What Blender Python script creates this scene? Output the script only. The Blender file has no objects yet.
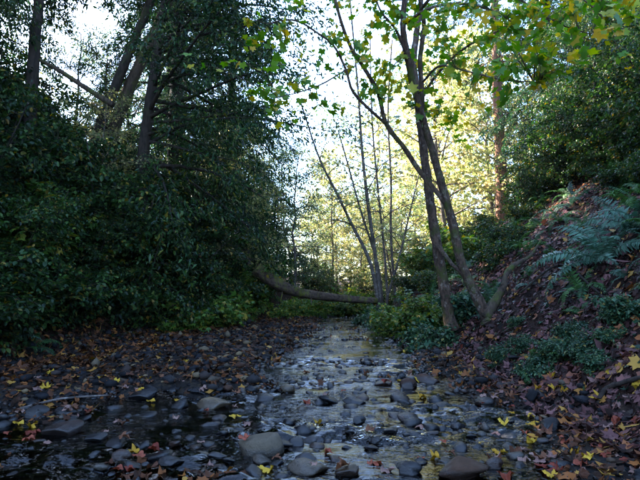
import bpy, bmesh, math
import numpy as np
from mathutils import Matrix, Vector

# ------------------------------------------------------------------ scene, camera, sky, sun
scene = bpy.context.scene
COL = scene.collection
R = math.radians
F = 500.0                      # focal length in photo pixels (640 wide)
CAM = np.array((0.0, 0.0, 1.3))
PITCH = math.atan(45 / F)      # horizon sits 45 px under the middle of the photo

cam_d = bpy.data.cameras.new('camera'); cam = bpy.data.objects.new('camera', cam_d); COL.objects.link(cam)
cam.location = CAM; cam.rotation_euler = (math.pi / 2 + PITCH, 0, 0)
cam_d.lens = 36 * F / 640; cam_d.clip_start = 0.05; cam_d.clip_end = 2000
scene.camera = cam

SUN_AZ, SUN_EL = -57.0, 38.0   # degrees; azimuth clockwise from the view direction
world = bpy.data.worlds.new('World'); scene.world = world; world.use_nodes = True
wn = world.node_tree.nodes
sky = wn.new('ShaderNodeTexSky'); sky.sky_type = 'NISHITA'; sky.sun_disc = False
sky.sun_elevation = R(SUN_EL); sky.sun_rotation = R(SUN_AZ)
sky.air_density = 1.0; sky.dust_density = 1.0; sky.ozone_density = 4.5
world.node_tree.links.new(sky.outputs[0], wn['Background'].inputs[0])
wn['Background'].inputs[1].default_value = 0.14
sun_d = bpy.data.lights.new('sun', 'SUN'); sun = bpy.data.objects.new('sun', sun_d); COL.objects.link(sun)
sun_d.energy = 5.0; sun_d.angle = R(0.5); sun_d.color = (1.0, 0.9, 0.74)
sd = Vector((math.sin(R(SUN_AZ)) * math.cos(R(SUN_EL)), math.cos(R(SUN_AZ)) * math.cos(R(SUN_EL)), math.sin(R(SUN_EL))))
sun.rotation_euler = sd.to_track_quat('Z', 'Y').to_euler()
sun.location = (-20, 20, 30)
vs = scene.view_settings
vs.view_transform = 'Standard'; vs.look = 'None'; vs.gamma = 1; vs.use_curve_mapping = False
vs.exposure = 3.5

HAZE = 0.0003
cy = scene.cycles
cy.use_denoising = True
try: cy.denoiser = 'OPENIMAGEDENOISE'
except Exception: pass
cy.max_bounces = 7; cy.diffuse_bounces = 3; cy.glossy_bounces = 3; cy.transmission_bounces = 4; cy.transparent_max_bounces = 8
cy.caustics_reflective = False; cy.caustics_refractive = False
cy.sample_clamp_indirect = 6

# ------------------------------------------------------------------ small maths
def rng_(s): return np.random.RandomState(s)
def unit(v):
    v = np.asarray(v, float); n = np.linalg.norm(v, axis=-1, keepdims=True); return v / np.maximum(n, 1e-9)
_g = rng_(7).rand(256, 256)
def vnoise(x, y):
    x = np.asarray(x, float); y = np.asarray(y, float)
    xi = np.floor(x).astype(int); yi = np.floor(y).astype(int); fx = x - xi; fy = y - yi
    fx = fx * fx * (3 - 2 * fx); fy = fy * fy * (3 - 2 * fy)
    a = _g[xi % 256, yi % 256]; b = _g[(xi + 1) % 256, yi % 256]; c = _g[xi % 256, (yi + 1) % 256]; d = _g[(xi + 1) % 256, (yi + 1) % 256]
    return (a + (b - a) * fx) * (1 - fy) + (c + (d - c) * fx) * fy - 0.5
def fbm(x, y, o=3):
    s = 0; a = 1
    for i in range(o): s = s + a * vnoise(x * 2 ** i + 17 * i, y * 2 ** i + 31 * i); a *= 0.5
    return s
def sstep(a, b, x):
    t = np.clip((x - a) / (b - a), 0, 1); return t * t * (3 - 2 * t)

# ------------------------------------------------------------------ the lie of the land
_Y = [-30, 0, 5.6, 7.6, 10.8, 14, 17.5, 20, 22, 25, 30, 40, 80]
_XL = [-5.2, -4.9, -4.7, -4.3, -3.75, -3.05, -2.0, -0.8, 0.4, 3.0, 7, 13, 26]
_XR = [2.4, 2.3, 2.5, 2.5, 2.5, 2.2, 2.0, 2.3, 3.2, 6, 11, 20, 50]
_XC = [0.2, 0.0, 0.4, 0.42, 0.65, 0.8, 0.9, 1.0, 1.8, 4.4, 9, 16, 38]
def xl(y): return np.interp(y, _Y, _XL)
def xr(y): return np.interp(y, _Y, _XR)
def xc(y): return np.interp(y, _Y, _XC)
def height(x, y):
    x = np.asarray(x, float); y = np.asarray(y, float)
    L, Rr, C = xl(y), xr(y), xc(y)
    L = L + 0.5 * fbm(y * 0.5, y * 0 + 3.3, 2)
    # bed and bars
    w = np.interp(y, [0, 5, 7, 10, 14, 20], [1.8, 1.6, 1.4, 1.35, 1.2, 1.0])
    u = (x - C)
    chan = -0.065 + 0.15 * sstep(0.7, 1.25, np.abs(u) / w)
    near = sstep(5.9, 4.9, y)                                   # close by, the water spreads over the whole bed
    left_pool = -0.075 + 0.10 * sstep(-3.0, -4.6, x)
    bed = np.where(u < 0, chan * (1 - near) + np.minimum(chan, left_pool) * near, chan)
    pool = np.exp(-(((x + 1.9) / 1.1) ** 2 + ((y - 5.75) / 0.33) ** 2)) * 0.26 + np.exp(-(((x - 1.55) / 0.75) ** 2 + ((y - 5.2) / 0.25) ** 2)) * 0.22
    bed = bed - pool + 0.10 * fbm(x * 1.1, y * 1.4, 3) + 0.05 * fbm(x * 4, y * 4.6, 2)
    bar = sstep(-1.0, -4.0, u) * 0.07
    bed = bed + bar * (1 - near * 0.6)
    # banks
    dl = np.maximum(L - x, 0); dr = np.maximum(x - Rr, 0)
    sl = np.interp(y, [-30, 14, 18, 24, 30], [0.78, 0.78, 0.66, 0.30, 0.10])
    sr = np.interp(y, [-30, 14, 22, 30, 45], [0.98, 0.94, 0.70, 0.42, 0.22])
    A, B = 16.0, 18.0
    zl = A * (1 - np.exp(-dl * sl / A)) - 0.25 * (1 - np.exp(-dl * 1.5)) * 0
    zr = B * (1 - np.exp(-dr * sr / B))
    rough = (0.35 * fbm(x * 0.45, y * 0.45, 3) + 0.14 * fbm(x * 2.1, y * 2.1, 2)) * np.clip(np.maximum(dl, dr) / 1.2, 0, 1)
    return bed + zl + zr + rough
def normal_at(x, y, e=0.12):
    hx = (height(x + e, y) - height(x - e, y)) / (2 * e); hy = (height(x, y + e) - height(x, y - e)) / (2 * e)
    return unit(np.stack([-hx, -hy, np.ones_like(hx)], -1))
_c, _s = math.cos(PITCH), math.sin(PITCH)
def ray(px, py):
    px = np.asarray(px, float); py = np.asarray(py, float)
    a = (px - 320) / F; b = (240 - py) / F
    return np.stack([a, _c - b * _s, _s + b * _c], -1)
def at(px, py, Y):
    d = ray(px, py); return CAM + d * (Y / d[..., 1:2] if d.ndim > 1 else Y / d[1])
_T = np.concatenate([np.arange(2.0, 14, 0.04), np.arange(14, 60, 0.2)])
def hit(px, py, wl=None):                                                # where the pixel's ray meets the ground
    d = ray(np.atleast_1d(px), np.atleast_1d(py)); d = d / d[:, 1:2]
    Pn = CAM + d[:, None, :] * _T[None, :, None]
    hh = height(Pn[..., 0], Pn[..., 1])
    if wl is not None: hh = np.maximum(hh, wl)
    under = Pn[..., 2] < hh
    k = under.argmax(1); ok = under.any(1)
    q = Pn[np.arange(len(k)), k]; q[:, 2] = hh[np.arange(len(k)), k]
    return q, ok

# ------------------------------------------------------------------ materials
def _mat(name):
    m = bpy.data.materials.new(name); m.use_nodes = True
    nt = m.node_tree; return m, nt, nt.nodes, nt.links, nt.nodes['Principled BSDF'], nt.nodes['Material Output']
def _ramp(nodes, stops, interp='LINEAR'):
    r = nodes.new('ShaderNodeValToRGB'); e = r.color_ramp.elements; r.color_ramp.interpolation = interp
    while len(e) < len(stops): e.new(0.5)
    for k, (p, c) in enumerate(stops): e[k].position = p; e[k].color = (*c, 1)
    return r
def _noise(nodes, links, vec, scale, detail=4, rough=0.55):
    n = nodes.new('ShaderNodeTexNoise'); n.inputs['Scale'].default_value = scale; n.inputs['Detail'].default_value = detail
    n.inputs['Roughness'].default_value = rough
    if vec is not None: links.new(vec, n.inputs['Vector'])
    return n
def _hsv(nodes, links, col, val_from, lo, hi):
    mr = nodes.new('ShaderNodeMapRange'); mr.inputs[3].default_value = lo; mr.inputs[4].default_value = hi
    links.new(val_from, mr.inputs[0])
    h = nodes.new('ShaderNodeHueSaturation'); links.new(mr.outputs[0], h.inputs['Value']); links.new(col, h.inputs['Color'])
    return h.outputs['Color']
def leaf_mat(name, stops, rough=0.45, trans=0.35, by='island', spec=0.28):
    m, nt, N, L, b, out = _mat(name)
    g = N.new('ShaderNodeNewGeometry'); oi = N.new('ShaderNodeObjectInfo')
    r = _ramp(N, stops); L.new(g.outputs['Random Per Island'] if by == 'island' else oi.outputs['Random'], r.inputs[0])
    col = _hsv(N, L, r.outputs[0], oi.outputs['Random'] if by == 'island' else g.outputs['Random Per Island'], 0.75, 1.25)
    tc = N.new('ShaderNodeTexCoord'); n = _noise(N, L, tc.outputs['Object'], 14 if by == 'island' else 5, 5)
    col = _hsv(N, L, col, n.outputs[0], *((0.7, 1.3) if by == 'island' else (0.3, 1.55)))
    L.new(col, b.inputs['Base Color']); b.inputs['Roughness'].default_value = rough; b.inputs['Specular IOR Level'].default_value = spec
    t = N.new('ShaderNodeBsdfTranslucent'); h = N.new('ShaderNodeHueSaturation'); h.inputs['Saturation'].default_value = 1.15; h.inputs['Value'].default_value = 1.5
    L.new(col, h.inputs['Color']); L.new(h.outputs[0], t.inputs['Color'])
    mx = N.new('ShaderNodeMixShader'); mx.inputs[0].default_value = trans
    L.new(b.outputs[0], mx.inputs[1]); L.new(t.outputs[0], mx.inputs[2]); L.new(mx.outputs[0], out.inputs[0])
    return m
def bark_mat(name, dark, light, moss=None, moss_amt=0.5, lichen=None, stretch=4.0, scale=16.0, bump=1.0):
    m, nt, N, L, b, out = _mat(name)
    tc = N.new('ShaderNodeTexCoord'); mp = N.new('ShaderNodeMapping'); mp.inputs['Scale'].default_value = (1, 1, 1 / stretch)
    L.new(tc.outputs['Object'], mp.inputs[0])
    n1 = _noise(N, L, mp.outputs[0], scale, 6, 0.65)
    r = _ramp(N, [(0.3, dark), (0.62, light)]); L.new(n1.outputs[0], r.inputs[0]); col = r.outputs[0]
    def over(col, c, scale_, lo, hi):
        n = _noise(N, L, tc.outputs['Object'], scale_, 5, 0.7)
        k = _ramp(N, [(lo, (0, 0, 0)), (hi, (1, 1, 1))]); L.new(n.outputs[0], k.inputs[0])
        mx = N.new('ShaderNodeMix'); mx.data_type = 'RGBA'; L.new(k.outputs[0], mx.inputs[0]); L.new(col, mx.inputs[6]); mx.inputs[7].default_value = (*c, 1)
        return mx.outputs[2]
    if lichen: col = over(col, lichen, 7.0, 0.54, 0.68)
    if moss: col = over(col, moss, 2.6, 0.62 - 0.24 * moss_amt, 0.74 - 0.24 * moss_amt)
    L.new(col, b.inputs['Base Color']); b.inputs['Roughness'].default_value = 0.9; b.inputs['Specular IOR Level'].default_value = 0.2
    bp = N.new('ShaderNodeBump'); bp.inputs['Strength'].default_value = bump; bp.inputs['Distance'].default_value = 0.03
    L.new(n1.outputs[0], bp.inputs['Height']); L.new(bp.outputs[0], b.inputs['Normal'])
    return m
def rock_mat(name, stops, wet_top=0.05):
    m, nt, N, L, b, out = _mat(name)
    g = N.new('ShaderNodeNewGeometry'); oi = N.new('ShaderNodeObjectInfo'); tc = N.new('ShaderNodeTexCoord')
    add = N.new('ShaderNodeMath'); add.operation = 'ADD'; L.new(oi.outputs['Random'], add.inputs[0]); L.new(g.outputs['Random Per Island'], add.inputs[1])
    fr = N.new('ShaderNodeMath'); fr.operation = 'FRACT'; L.new(add.outputs[0], fr.inputs[0])
    r = _ramp(N, stops); L.new(fr.outputs[0], r.inputs[0])
    n = _noise(N, L, g.outputs['Position'], 16, 6, 0.65); col = _hsv(N, L, r.outputs[0], n.outputs[0], 0.45, 1.55)
    n2 = _noise(N, L, g.outputs['Position'], 70, 4, 0.7); col = _hsv(N, L, col, n2.outputs[0], 0.7, 1.3)
    sep = N.new('ShaderNodeSeparateXYZ'); L.new(g.outputs['Position'], sep.inputs[0])
    n3 = _noise(N, L, g.outputs['Position'], 9, 2)
    ad = N.new('ShaderNodeMath'); ad.operation = 'MULTIPLY_ADD'; L.new(n3.outputs[0], ad.inputs[0]); ad.inputs[1].default_value = -0.07; L.new(sep.outputs[2], ad.inputs[2])
    wet = N.new('ShaderNodeMapRange'); wet.inputs[1].default_value = wet_top - 0.03; wet.inputs[2].default_value = wet_top - 0.06 + 0.06
    wet.inputs[3].default_value = 1; wet.inputs[4].default_value = 0; L.new(ad.outputs[0], wet.inputs[0])
    dk = N.new('ShaderNodeMix'); dk.data_type = 'RGBA'; dk.blend_type = 'MULTIPLY'; L.new(wet.outputs[0], dk.inputs[0]); L.new(col, dk.inputs[6]); dk.inputs[7].default_value = (0.42, 0.42, 0.44, 1)
    L.new(dk.outputs[2], b.inputs['Base Color']); sp = N.new('ShaderNodeMapRange'); sp.inputs[3].default_value = 0.12; sp.inputs[4].default_value = 0.5; L.new(wet.outputs[0], sp.inputs[0]); L.new(sp.outputs[0], b.inputs['Specular IOR Level'])
    rr = N.new('ShaderNodeMapRange'); rr.inputs[3].default_value = 0.62; rr.inputs[4].default_value = 0.24; L.new(wet.outputs[0], rr.inputs[0]); L.new(rr.outputs[0], b.inputs['Roughness'])
    bp = N.new('ShaderNodeBump'); bp.inputs['Strength'].default_value = 0.7; bp.inputs['Distance'].default_value = 0.012
    L.new(n2.outputs[0], bp.inputs['Height']); L.new(bp.outputs[0], b.inputs['Normal'])
    return m
def ground_mat():
    m, nt, N, L, b, out = _mat('forest_floor')
    g = N.new('ShaderNodeNewGeometry'); P = g.outputs['Position']
    n1 = _noise(N, L, P, 9, 6, 0.7); r1 = _ramp(N, [(0.25, (0.004, 0.003, 0.002)), (0.5, (0.014, 0.008, 0.006)), (0.72, (0.04, 0.02, 0.014))]); L.new(n1.outputs[0], r1.inputs[0])
    v = N.new('ShaderNodeTexVoronoi'); v.inputs['Scale'].default_value = 22; L.new(P, v.inputs['Vector'])
    r2 = _ramp(N, [(0.0, (0.055, 0.026, 0.02)), (0.35, (0.014, 0.008, 0.006)), (0.6, (0.03, 0.013, 0.008)), (0.85, (0.005, 0.004, 0.003))]); L.new(v.outputs['Color'], r2.inputs[0])
    mx = N.new('ShaderNodeMix'); mx.data_type = 'RGBA'; mx.inputs[0].default_value = 0.55; L.new(r1.outputs[0], mx.inputs[6]); L.new(r2.outputs[0], mx.inputs[7])
    # stony bed
    v2 = N.new('ShaderNodeTexVoronoi'); v2.inputs['Scale'].default_value = 26; L.new(P, v2.inputs['Vector'])
    r3 = _ramp(N, [(0.0, (0.006, 0.006, 0.006)), (0.5, (0.014, 0.012, 0.011)), (1.0, (0.035, 0.025, 0.016))]); L.new(v2.outputs['Color'], r3.inputs[0])
    sep = N.new('ShaderNodeSeparateXYZ'); L.new(P, sep.inputs[0])
    bedm = N.new('ShaderNodeMapRange'); bedm.inputs[1].default_value = 0.10; bedm.inputs[2].default_value = 0.35; bedm.inputs[3].default_value = 1; bedm.inputs[4].default_value = 0
    L.new(sep.outputs[2], bedm.inputs[0])
    mx2 = N.new('ShaderNodeMix'); mx2.data_type = 'RGBA'; L.new(bedm.outputs[0], mx2.inputs[0]); L.new(mx.outputs[2], mx2.inputs[6]); L.new(r3.outputs[0], mx2.inputs[7])
    L.new(mx2.outputs[2], b.inputs['Base Color']); b.inputs['Roughness'].default_value = 0.9; b.inputs['Specular IOR Level'].default_value = 0.08
    bp = N.new('ShaderNodeBump'); bp.inputs['Strength'].default_value = 0.8; bp.inputs['Distance'].default_value = 0.03
    L.new(v2.outputs['Distance'], bp.inputs['Height']); L.new(bp.outputs[0], b.inputs['Normal'])
    return m
def water_mat():
    m, nt, N, L, b, out = _mat('creek_water'); N.remove(b)
    g = N.new('ShaderNodeNewGeometry'); P = g.outputs['Position']
    mp = N.new('ShaderNodeMapping'); mp.inputs['Scale'].default_value = (0.5, 1.0, 1); L.new(P, mp.inputs[0])
    n1 = _noise(N, L, mp.outputs[0], 13, 3, 0.5); n2 = _noise(N, L, mp.outputs[0], 45, 2, 0.5)
    big = _noise(N, L, P, 1.3, 2)
    ad = N.new('ShaderNodeMath'); ad.operation = 'MULTIPLY_ADD'; L.new(n2.outputs[0], ad.inputs[0]); ad.inputs[1].default_value = 0.22; L.new(n1.outputs[0], ad.inputs[2])
    st = N.new('ShaderNodeMapRange'); st.inputs[1].default_value = 0.42; st.inputs[2].default_value = 0.62; st.inputs[3].default_value = 0.12; st.inputs[4].default_value = 1.2; L.new(big.outputs[0], st.inputs[0])
    bp = N.new('ShaderNodeBump'); bp.inputs['Distance'].default_value = 0.05; L.new(st.outputs[0], bp.inputs['Strength']); L.new(ad.outputs[0], bp.inputs['Height'])
    gl = N.new('ShaderNodeBsdfGlossy'); gl.inputs['Roughness'].default_value = 0.04; gl.inputs['Color'].default_value = (1, 1, 1, 1)
    tr = N.new('ShaderNodeBsdfTransparent'); tr.inputs['Color'].default_value = (0.26, 0.23, 0.15, 1)
    fz = N.new('ShaderNodeFresnel'); fz.inputs['IOR'].default_value = 1.33
    for x in (gl, fz): L.new(bp.outputs[0], x.inputs['Normal'])
    mx = N.new('ShaderNodeMixShader'); L.new(fz.outputs[0], mx.inputs[0]); L.new(tr.outputs[0], mx.inputs[1]); L.new(gl.outputs[0], mx.inputs[2]); L.new(mx.outputs[0], out.inputs[0])
    return m

M = dict(
    ground=ground_mat(), water=water_mat(),
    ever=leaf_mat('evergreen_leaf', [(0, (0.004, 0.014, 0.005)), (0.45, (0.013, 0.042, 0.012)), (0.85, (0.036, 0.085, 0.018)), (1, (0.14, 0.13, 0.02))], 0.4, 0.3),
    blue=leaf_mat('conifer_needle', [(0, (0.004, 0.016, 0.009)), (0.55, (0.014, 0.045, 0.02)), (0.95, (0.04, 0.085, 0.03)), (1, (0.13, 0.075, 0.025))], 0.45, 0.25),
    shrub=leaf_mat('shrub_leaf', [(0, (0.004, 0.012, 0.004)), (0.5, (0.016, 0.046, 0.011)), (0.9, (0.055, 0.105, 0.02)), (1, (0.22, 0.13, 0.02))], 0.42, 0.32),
    bush=leaf_mat('bush_leaf', [(0, (0.03, 0.08, 0.014)), (0.6, (0.075, 0.15, 0.022)), (0.9, (0.19, 0.21, 0.028)), (1, (0.36, 0.24, 0.035))], 0.45, 0.35),
    teal=leaf_mat('bluish_leaf', [(0, (0.010, 0.034, 0.016)), (0.6, (0.028, 0.075, 0.034)), (0.95, (0.08, 0.125, 0.05)), (1, (0.2, 0.14, 0.03))], 0.42, 0.3),
    gold=leaf_mat('autumn_leaf', [(0, (0.11, 0.15, 0.05)), (0.5, (0.24, 0.25, 0.10)), (0.85, (0.40, 0.35, 0.16)), (1, (0.44, 0.31, 0.15))], 0.5, 0.5),
    grey=leaf_mat('grey_green_leaf', [(0, (0.04, 0.075, 0.04)), (0.7, (0.09, 0.14, 0.07)), (1, (0.2, 0.2, 0.07))], 0.4, 0.45),
    maple=leaf_mat('maple_leaf', [(0, (0.045, 0.12, 0.015)), (0.5, (0.10, 0.19, 0.02)), (0.8, (0.28, 0.26, 0.025)), (1, (0.45, 0.27, 0.03))], 0.45, 0.5),
    maple1=leaf_mat('maple_leaf_single', [(0, (0.045, 0.13, 0.015)), (0.6, (0.10, 0.20, 0.02)), (0.8, (0.34, 0.29, 0.025)), (1, (0.50, 0.27, 0.03))], 0.45, 0.5, by='object'),
    litter=leaf_mat('leaf_litter', [(0, (0.008, 0.005, 0.004)), (0.35, (0.03, 0.014, 0.011)), (0.62, (0.08, 0.034, 0.032)), (0.82, (0.17, 0.076, 0.07)), (0.93, (0.22, 0.075, 0.022)), (1, (0.36, 0.21, 0.04))], 0.5, 0.1, spec=.1),
    rust=leaf_mat('rusty_litter', [(0, (0.008, 0.005, 0.003)), (0.4, (0.04, 0.017, 0.009)), (0.75, (0.13, 0.046, 0.018)), (0.92, (0.26, 0.09, 0.022)), (1, (0.36, 0.2, 0.035))], 0.5, 0.1, spec=.1),
    fern=leaf_mat('fern_green', [(0, (0.018, 0.06, 0.016)), (1, (0.055, 0.13, 0.03))], 0.42, 0.3, by='object'),
    fern_teal=leaf_mat('fern_blue_green', [(0, (0.025, 0.075, 0.042)), (1, (0.075, 0.15, 0.095))], 0.36, 0.25, by='object'),
    f_yellow=leaf_mat('fallen_yellow', [(0, (0.30, 0.15, 0.012)), (1, (0.45, 0.28, 0.03))], 0.5, 0.1, by='object', spec=.1),
    f_red=leaf_mat('fallen_red', [(0, (0.13, 0.024, 0.014)), (1, (0.24, 0.062, 0.034))], 0.5, 0.1, by='object', spec=.1),
    f_brown=leaf_mat('fallen_brown', [(0, (0.06, 0.024, 0.014)), (1, (0.16, 0.066, 0.034))], 0.55, 0.1, by='object', spec=.1),
    f_pale=leaf_mat('fallen_pale', [(0, (0.16, 0.085, 0.07)), (1, (0.26, 0.155, 0.12))], 0.55, 0.1, by='object', spec=.1),
    rock=rock_mat('river_stone', [(0, (0.004, 0.004, 0.0045)), (0.4, (0.011, 0.011, 0.013)), (0.68, (0.026, 0.023, 0.022)), (0.8, (0.05, 0.022, 0.012)), (0.9, (0.06, 0.05, 0.036)), (1, (0.14, 0.095, 0.05))]),
    rock_tan=rock_mat('tan_stone', [(0, (0.085, 0.066, 0.045)), (1, (0.10, 0.08, 0.055))], 0.03),
    bark=bark_mat('dark_bark', (0.006, 0.005, 0.004), (0.04, 0.028, 0.021), (0.03, 0.042, 0.01), 0.3),
    bark_moss=bark_mat('mossy_bark', (0.014, 0.01, 0.007), (0.075, 0.05, 0.034), (0.055, 0.065, 0.014), 0.55),
    bark_maple=bark_mat('maple_bark', (0.006, 0.004, 0.003), (0.10, 0.06, 0.04), (0.05, 0.055, 0.012), 0.4, (0.22, 0.18, 0.15), 2.5, 22, 1.3),
    bark_red=bark_mat('redwood_bark', (0.05, 0.024, 0.016), (0.24, 0.115, 0.075), None, 0, None, 9, 10, 0.9),
    bark_pale=bark_mat('alder_bark', (0.03, 0.025, 0.021), (0.13, 0.10, 0.085), (0.06, 0.065, 0.02), 0.2, (0.24, 0.21, 0.18), 1.5, 8),
    log=bark_mat('log_bark', (0.018, 0.012, 0.009), (0.11, 0.07, 0.05), (0.12, 0.12, 0.02), 0.5, None, 1.0, 11),
)

# ------------------------------------------------------------------ mesh building
class MB:
    def __init__(s): s.v = []; s.t = []; s.q = []; s.n = 0
    def add(s, v, t=None, q=None):
        v = np.asarray(v, float).reshape(-1, 3)
        if t is not None and len(t): s.t.append(np.asarray(t).reshape(-1, 3) + s.n)
        if q is not None and len(q): s.q.append(np.asarray(q).reshape(-1, 4) + s.n)
        s.v.append(v); s.n += len(v)
    def mesh(s, name, mat, smooth=True):
        me = bpy.data.meshes.new(name)
        v = np.concatenate(s.v) if s.v else np.zeros((0, 3))
        t = np.concatenate(s.t) if s.t else np.zeros((0, 3), int); q = np.concatenate(s.q) if s.q else np.zeros((0, 4), int)
        loops = np.concatenate([t.ravel(), q.ravel()]).astype(np.int32)
        me.vertices.add(len(v)); me.vertices.foreach_set('co', v.astype(np.float32).ravel())
        me.loops.add(len(loops)); me.loops.foreach_set('vertex_index', loops)
        st = np.concatenate([np.arange(len(t)) * 3, len(t) * 3 + np.arange(len(q)) * 4]).astype(np.int32)
        me.polygons.add(len(st)); me.polygons.foreach_set('loop_start', st)
        me.update(calc_edges=True); me.validate()
        if smooth: me.shade_smooth()
        me.materials.append(M[mat]); return me
def tube(mb, pts, rad, sides=6, rng=None, lump=0.0, cap=True):
    pts = np.asarray(pts, float); n = len(pts); rad = np.broadcast_to(np.asarray(rad, float), (n,))
    tg = unit(np.gradient(pts, axis=0)); ref = np.array((0.31, 0.17, 0.94)) if abs(tg[:, 2]).mean() < 0.8 else np.array((0.95, 0.2, 0.1))
    a = unit(np.cross(tg, ref)); b = np.cross(tg, a)
    th = np.arange(sides) / sides * 2 * np.pi
    rr = rad[:, None] * np.ones((1, sides))
    if rng is not None and lump: rr = rr * (1 + lump * rng.randn(n, sides) * 0.5 + lump * 0.6 * rng.randn(1, sides))
    v = pts[:, None] + rr[..., None] * (np.cos(th)[None, :, None] * a[:, None] + np.sin(th)[None, :, None] * b[:, None])
    i = np.arange(n - 1)[:, None] * sides; k = np.arange(sides)[None]; k2 = (k + 1) % sides
    q = np.stack([i + k, i + k2, i + sides + k2, i + sides + k], -1).reshape(-1, 4)
    v = v.reshape(-1, 3); t = []
    if cap:
        v = np.concatenate([v, pts[:1], pts[-1:]]); c0, c1 = n * sides, n * sides + 1
        for kk in range(sides):
            t.append((c0, (kk + 1) % sides, kk)); t.append((c1, (n - 1) * sides + kk, (n - 1) * sides + (kk + 1) % sides))
    mb.add(v, t, q)
def smooth_path(pts, n):                                            # Catmull-Rom through the points
    p = np.asarray(pts, float); p = np.concatenate([2 * p[:1] - p[1:2], p, 2 * p[-1:] - p[-2:-1]])
    m = len(p) - 3; out = []
    for s in np.linspace(0, m - 1e-6, n):
        i = int(s); f = s - i; a, b, c, d = p[i:i + 4]
        out.append(0.5 * (2 * b + (c - a) * f + (2 * a - 5 * b + 4 * c - d) * f * f + (3 * b - a - 3 * c + d) * f ** 3))
    return np.array(out)
# leaf templates: x across, y along, z out of the blade
def diamond(w=0.5, fold=0.12): return np.array([(0, 0, 0), (w / 2, 0.42, fold * 0.5), (0, 1, -0.08), (-w / 2, 0.42, fold * 0.5)]), np.array([(0, 1, 2), (0, 2, 3)])
def lobed(pol, curl=0.12):
    pts = [(0, 0.0, 0.0)] + [(math.sin(R(a)) * r, math.cos(R(a)) * r, curl * r * r * (1 if abs(a) > 30 else -0.4)) for a, r in pol]
    n = len(pol); return np.array(pts), np.array([(0, 1 + (k + 1) % n, 1 + k) for k in range(n)])
def mirror(h): return h + [(360 - a, r) for a, r in reversed(h) if a not in (0, 180)]
MAPLE_FINE = mirror([(0, 1.0), (6, .86), (14, .84), (19, .66), (25, .54), (33, .72), (41, .80), (48, .97), (57, .82), (66, .72), (73, .55), (84, .60), (99, .68), (113, .54), (138, .36), (180, .08)])
MAPLE_LOW = mirror([(0, 1.0), (24, .60), (49, .94), (73, .58), (100, .68), (140, .34), (180, .08)])
TRI3 = (np.array([(0, 0, 0), (.16, .5, .05), (0, 1, -.1), (-.16, .5, .05), (.5, .55, -.05), (.28, .12, .03), (-.5, .55, -.05), (-.28, .12, .03)]),
        np.array([(0, 1, 2), (0, 2, 3), (0, 5, 4), (0, 4, 1), (0, 3, 6), (0, 6, 7)]))
OVAL = (np.array([(0, 0, 0), (.3, .28, .06), (.26, .66, .05), (0, 1, -.1), (-.26, .66, .05), (-.3, .28, .06)]), np.array([(0, 1, 2), (0, 2, 3), (0, 3, 4), (0, 4, 5)]))
def scatter(mb, tmpl, pos, axis, nrm, size, curl=None):
    tv, tt = tmpl; n = len(pos)
    if n == 0: return
    axis = unit(axis); w = unit(np.cross(axis, nrm)); nn = np.cross(w, axis)
    size = np.broadcast_to(np.asarray(size, float), (n,))[:, None, None]
    z = tv[None, :, 2] if curl is None else tv[None, :, 2] * curl[:, None]
    z = np.broadcast_to(z, (n, len(tv)))
    v = pos[:, None] + size * (tv[None, :, 0, None] * w[:, None] + tv[None, :, 1, None] * axis[:, None] + z[..., None] * nn[:, None])
    t = tt[None] + (np.arange(n) * len(tv))[:, None, None]
    mb.add(v.reshape(-1, 3), t.reshape(-1, 3))

# ------------------------------------------------------------------ objects
def _props(o, label=None, cat=None, group=None, kind=None):
    if label: o['label'] = label
    if cat: o['category'] = cat
    if group: o['group'] = group
    if kind: o['kind'] = kind
    return o
def empty(name, label, cat, loc=(0, 0, 0), rz=0, sc=1.0, group=None):
    o = bpy.data.objects.new(name, None); COL.objects.link(o); o.empty_display_size = 0.1
    o.location = loc; o.rotation_euler = (0, 0, rz); o.scale = (sc,) * 3 if np.isscalar(sc) else sc
    return _props(o, label, cat, group)
def obj(name, me, parent=None, loc=(0, 0, 0), rot=(0, 0, 0), sc=1.0, **kw):
    o = bpy.data.objects.new(name, me); COL.objects.link(o); o.parent = parent
    o.location = loc; o.rotation_euler = rot; o.scale = (sc,) * 3 if np.isscalar(sc) else sc
    return _props(o, **kw)

# ------------------------------------------------------------------ growing plants
def limb_path(p0, d0, L, n, bend, wob, rng):
    p = np.array(p0, float); d = np.array(d0, float); out = [p.copy()]; ds = L / (n - 1)
    for _ in range(n - 1):
        d = d + np.asarray(bend) * (1.0 / (n - 1)) + rng.randn(3) * wob; d = d / np.linalg.norm(d)
        p = p + d * ds; out.append(p.copy())
    return np.array(out)
def sample(path, s):
    k = np.clip(s, 0, 0.9999) * (len(path) - 1); i = k.astype(int); f = (k - i)[:, None]
    return path[i] * (1 - f) + path[i + 1] * f, unit(path[i + 1] - path[i])
def leaf_on(rng, paths, per, sd, jit=0.6):
    """leaf anchor points and twig directions along twig paths"""
    P, D = [], []
    for path, k in zip(paths, per):
        s = rng.rand(int(k)) ** 0.8; p, d = sample(path, s)
        P.append(p + rng.randn(len(p), 3) * sd); D.append(d)
    return np.concatenate(P), np.concatenate(D)
def leafage(mb, rng, P, D, tmpl, size, droop=0.3, side=0.8, upn=1.0, rnd=0.5, var=0.3):
    n = len(P); lat = unit(np.cross(D, np.array((0, 0, 1.0)))) * np.where(rng.rand(n, 1) < 0.5, 1, -1)
    ax = D * 0.6 + lat * side + rng.randn(n, 3) * rnd + np.array((0, 0, -droop))
    nr = np.array((0, 0, upn)) + rng.randn(n, 3) * rnd
    scatter(mb, tmpl, P, ax, nr, size * (1 + var * rng.randn(n)).clip(0.4, 1.8), curl=0.4 + rng.rand(n) * 1.6)
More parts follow.
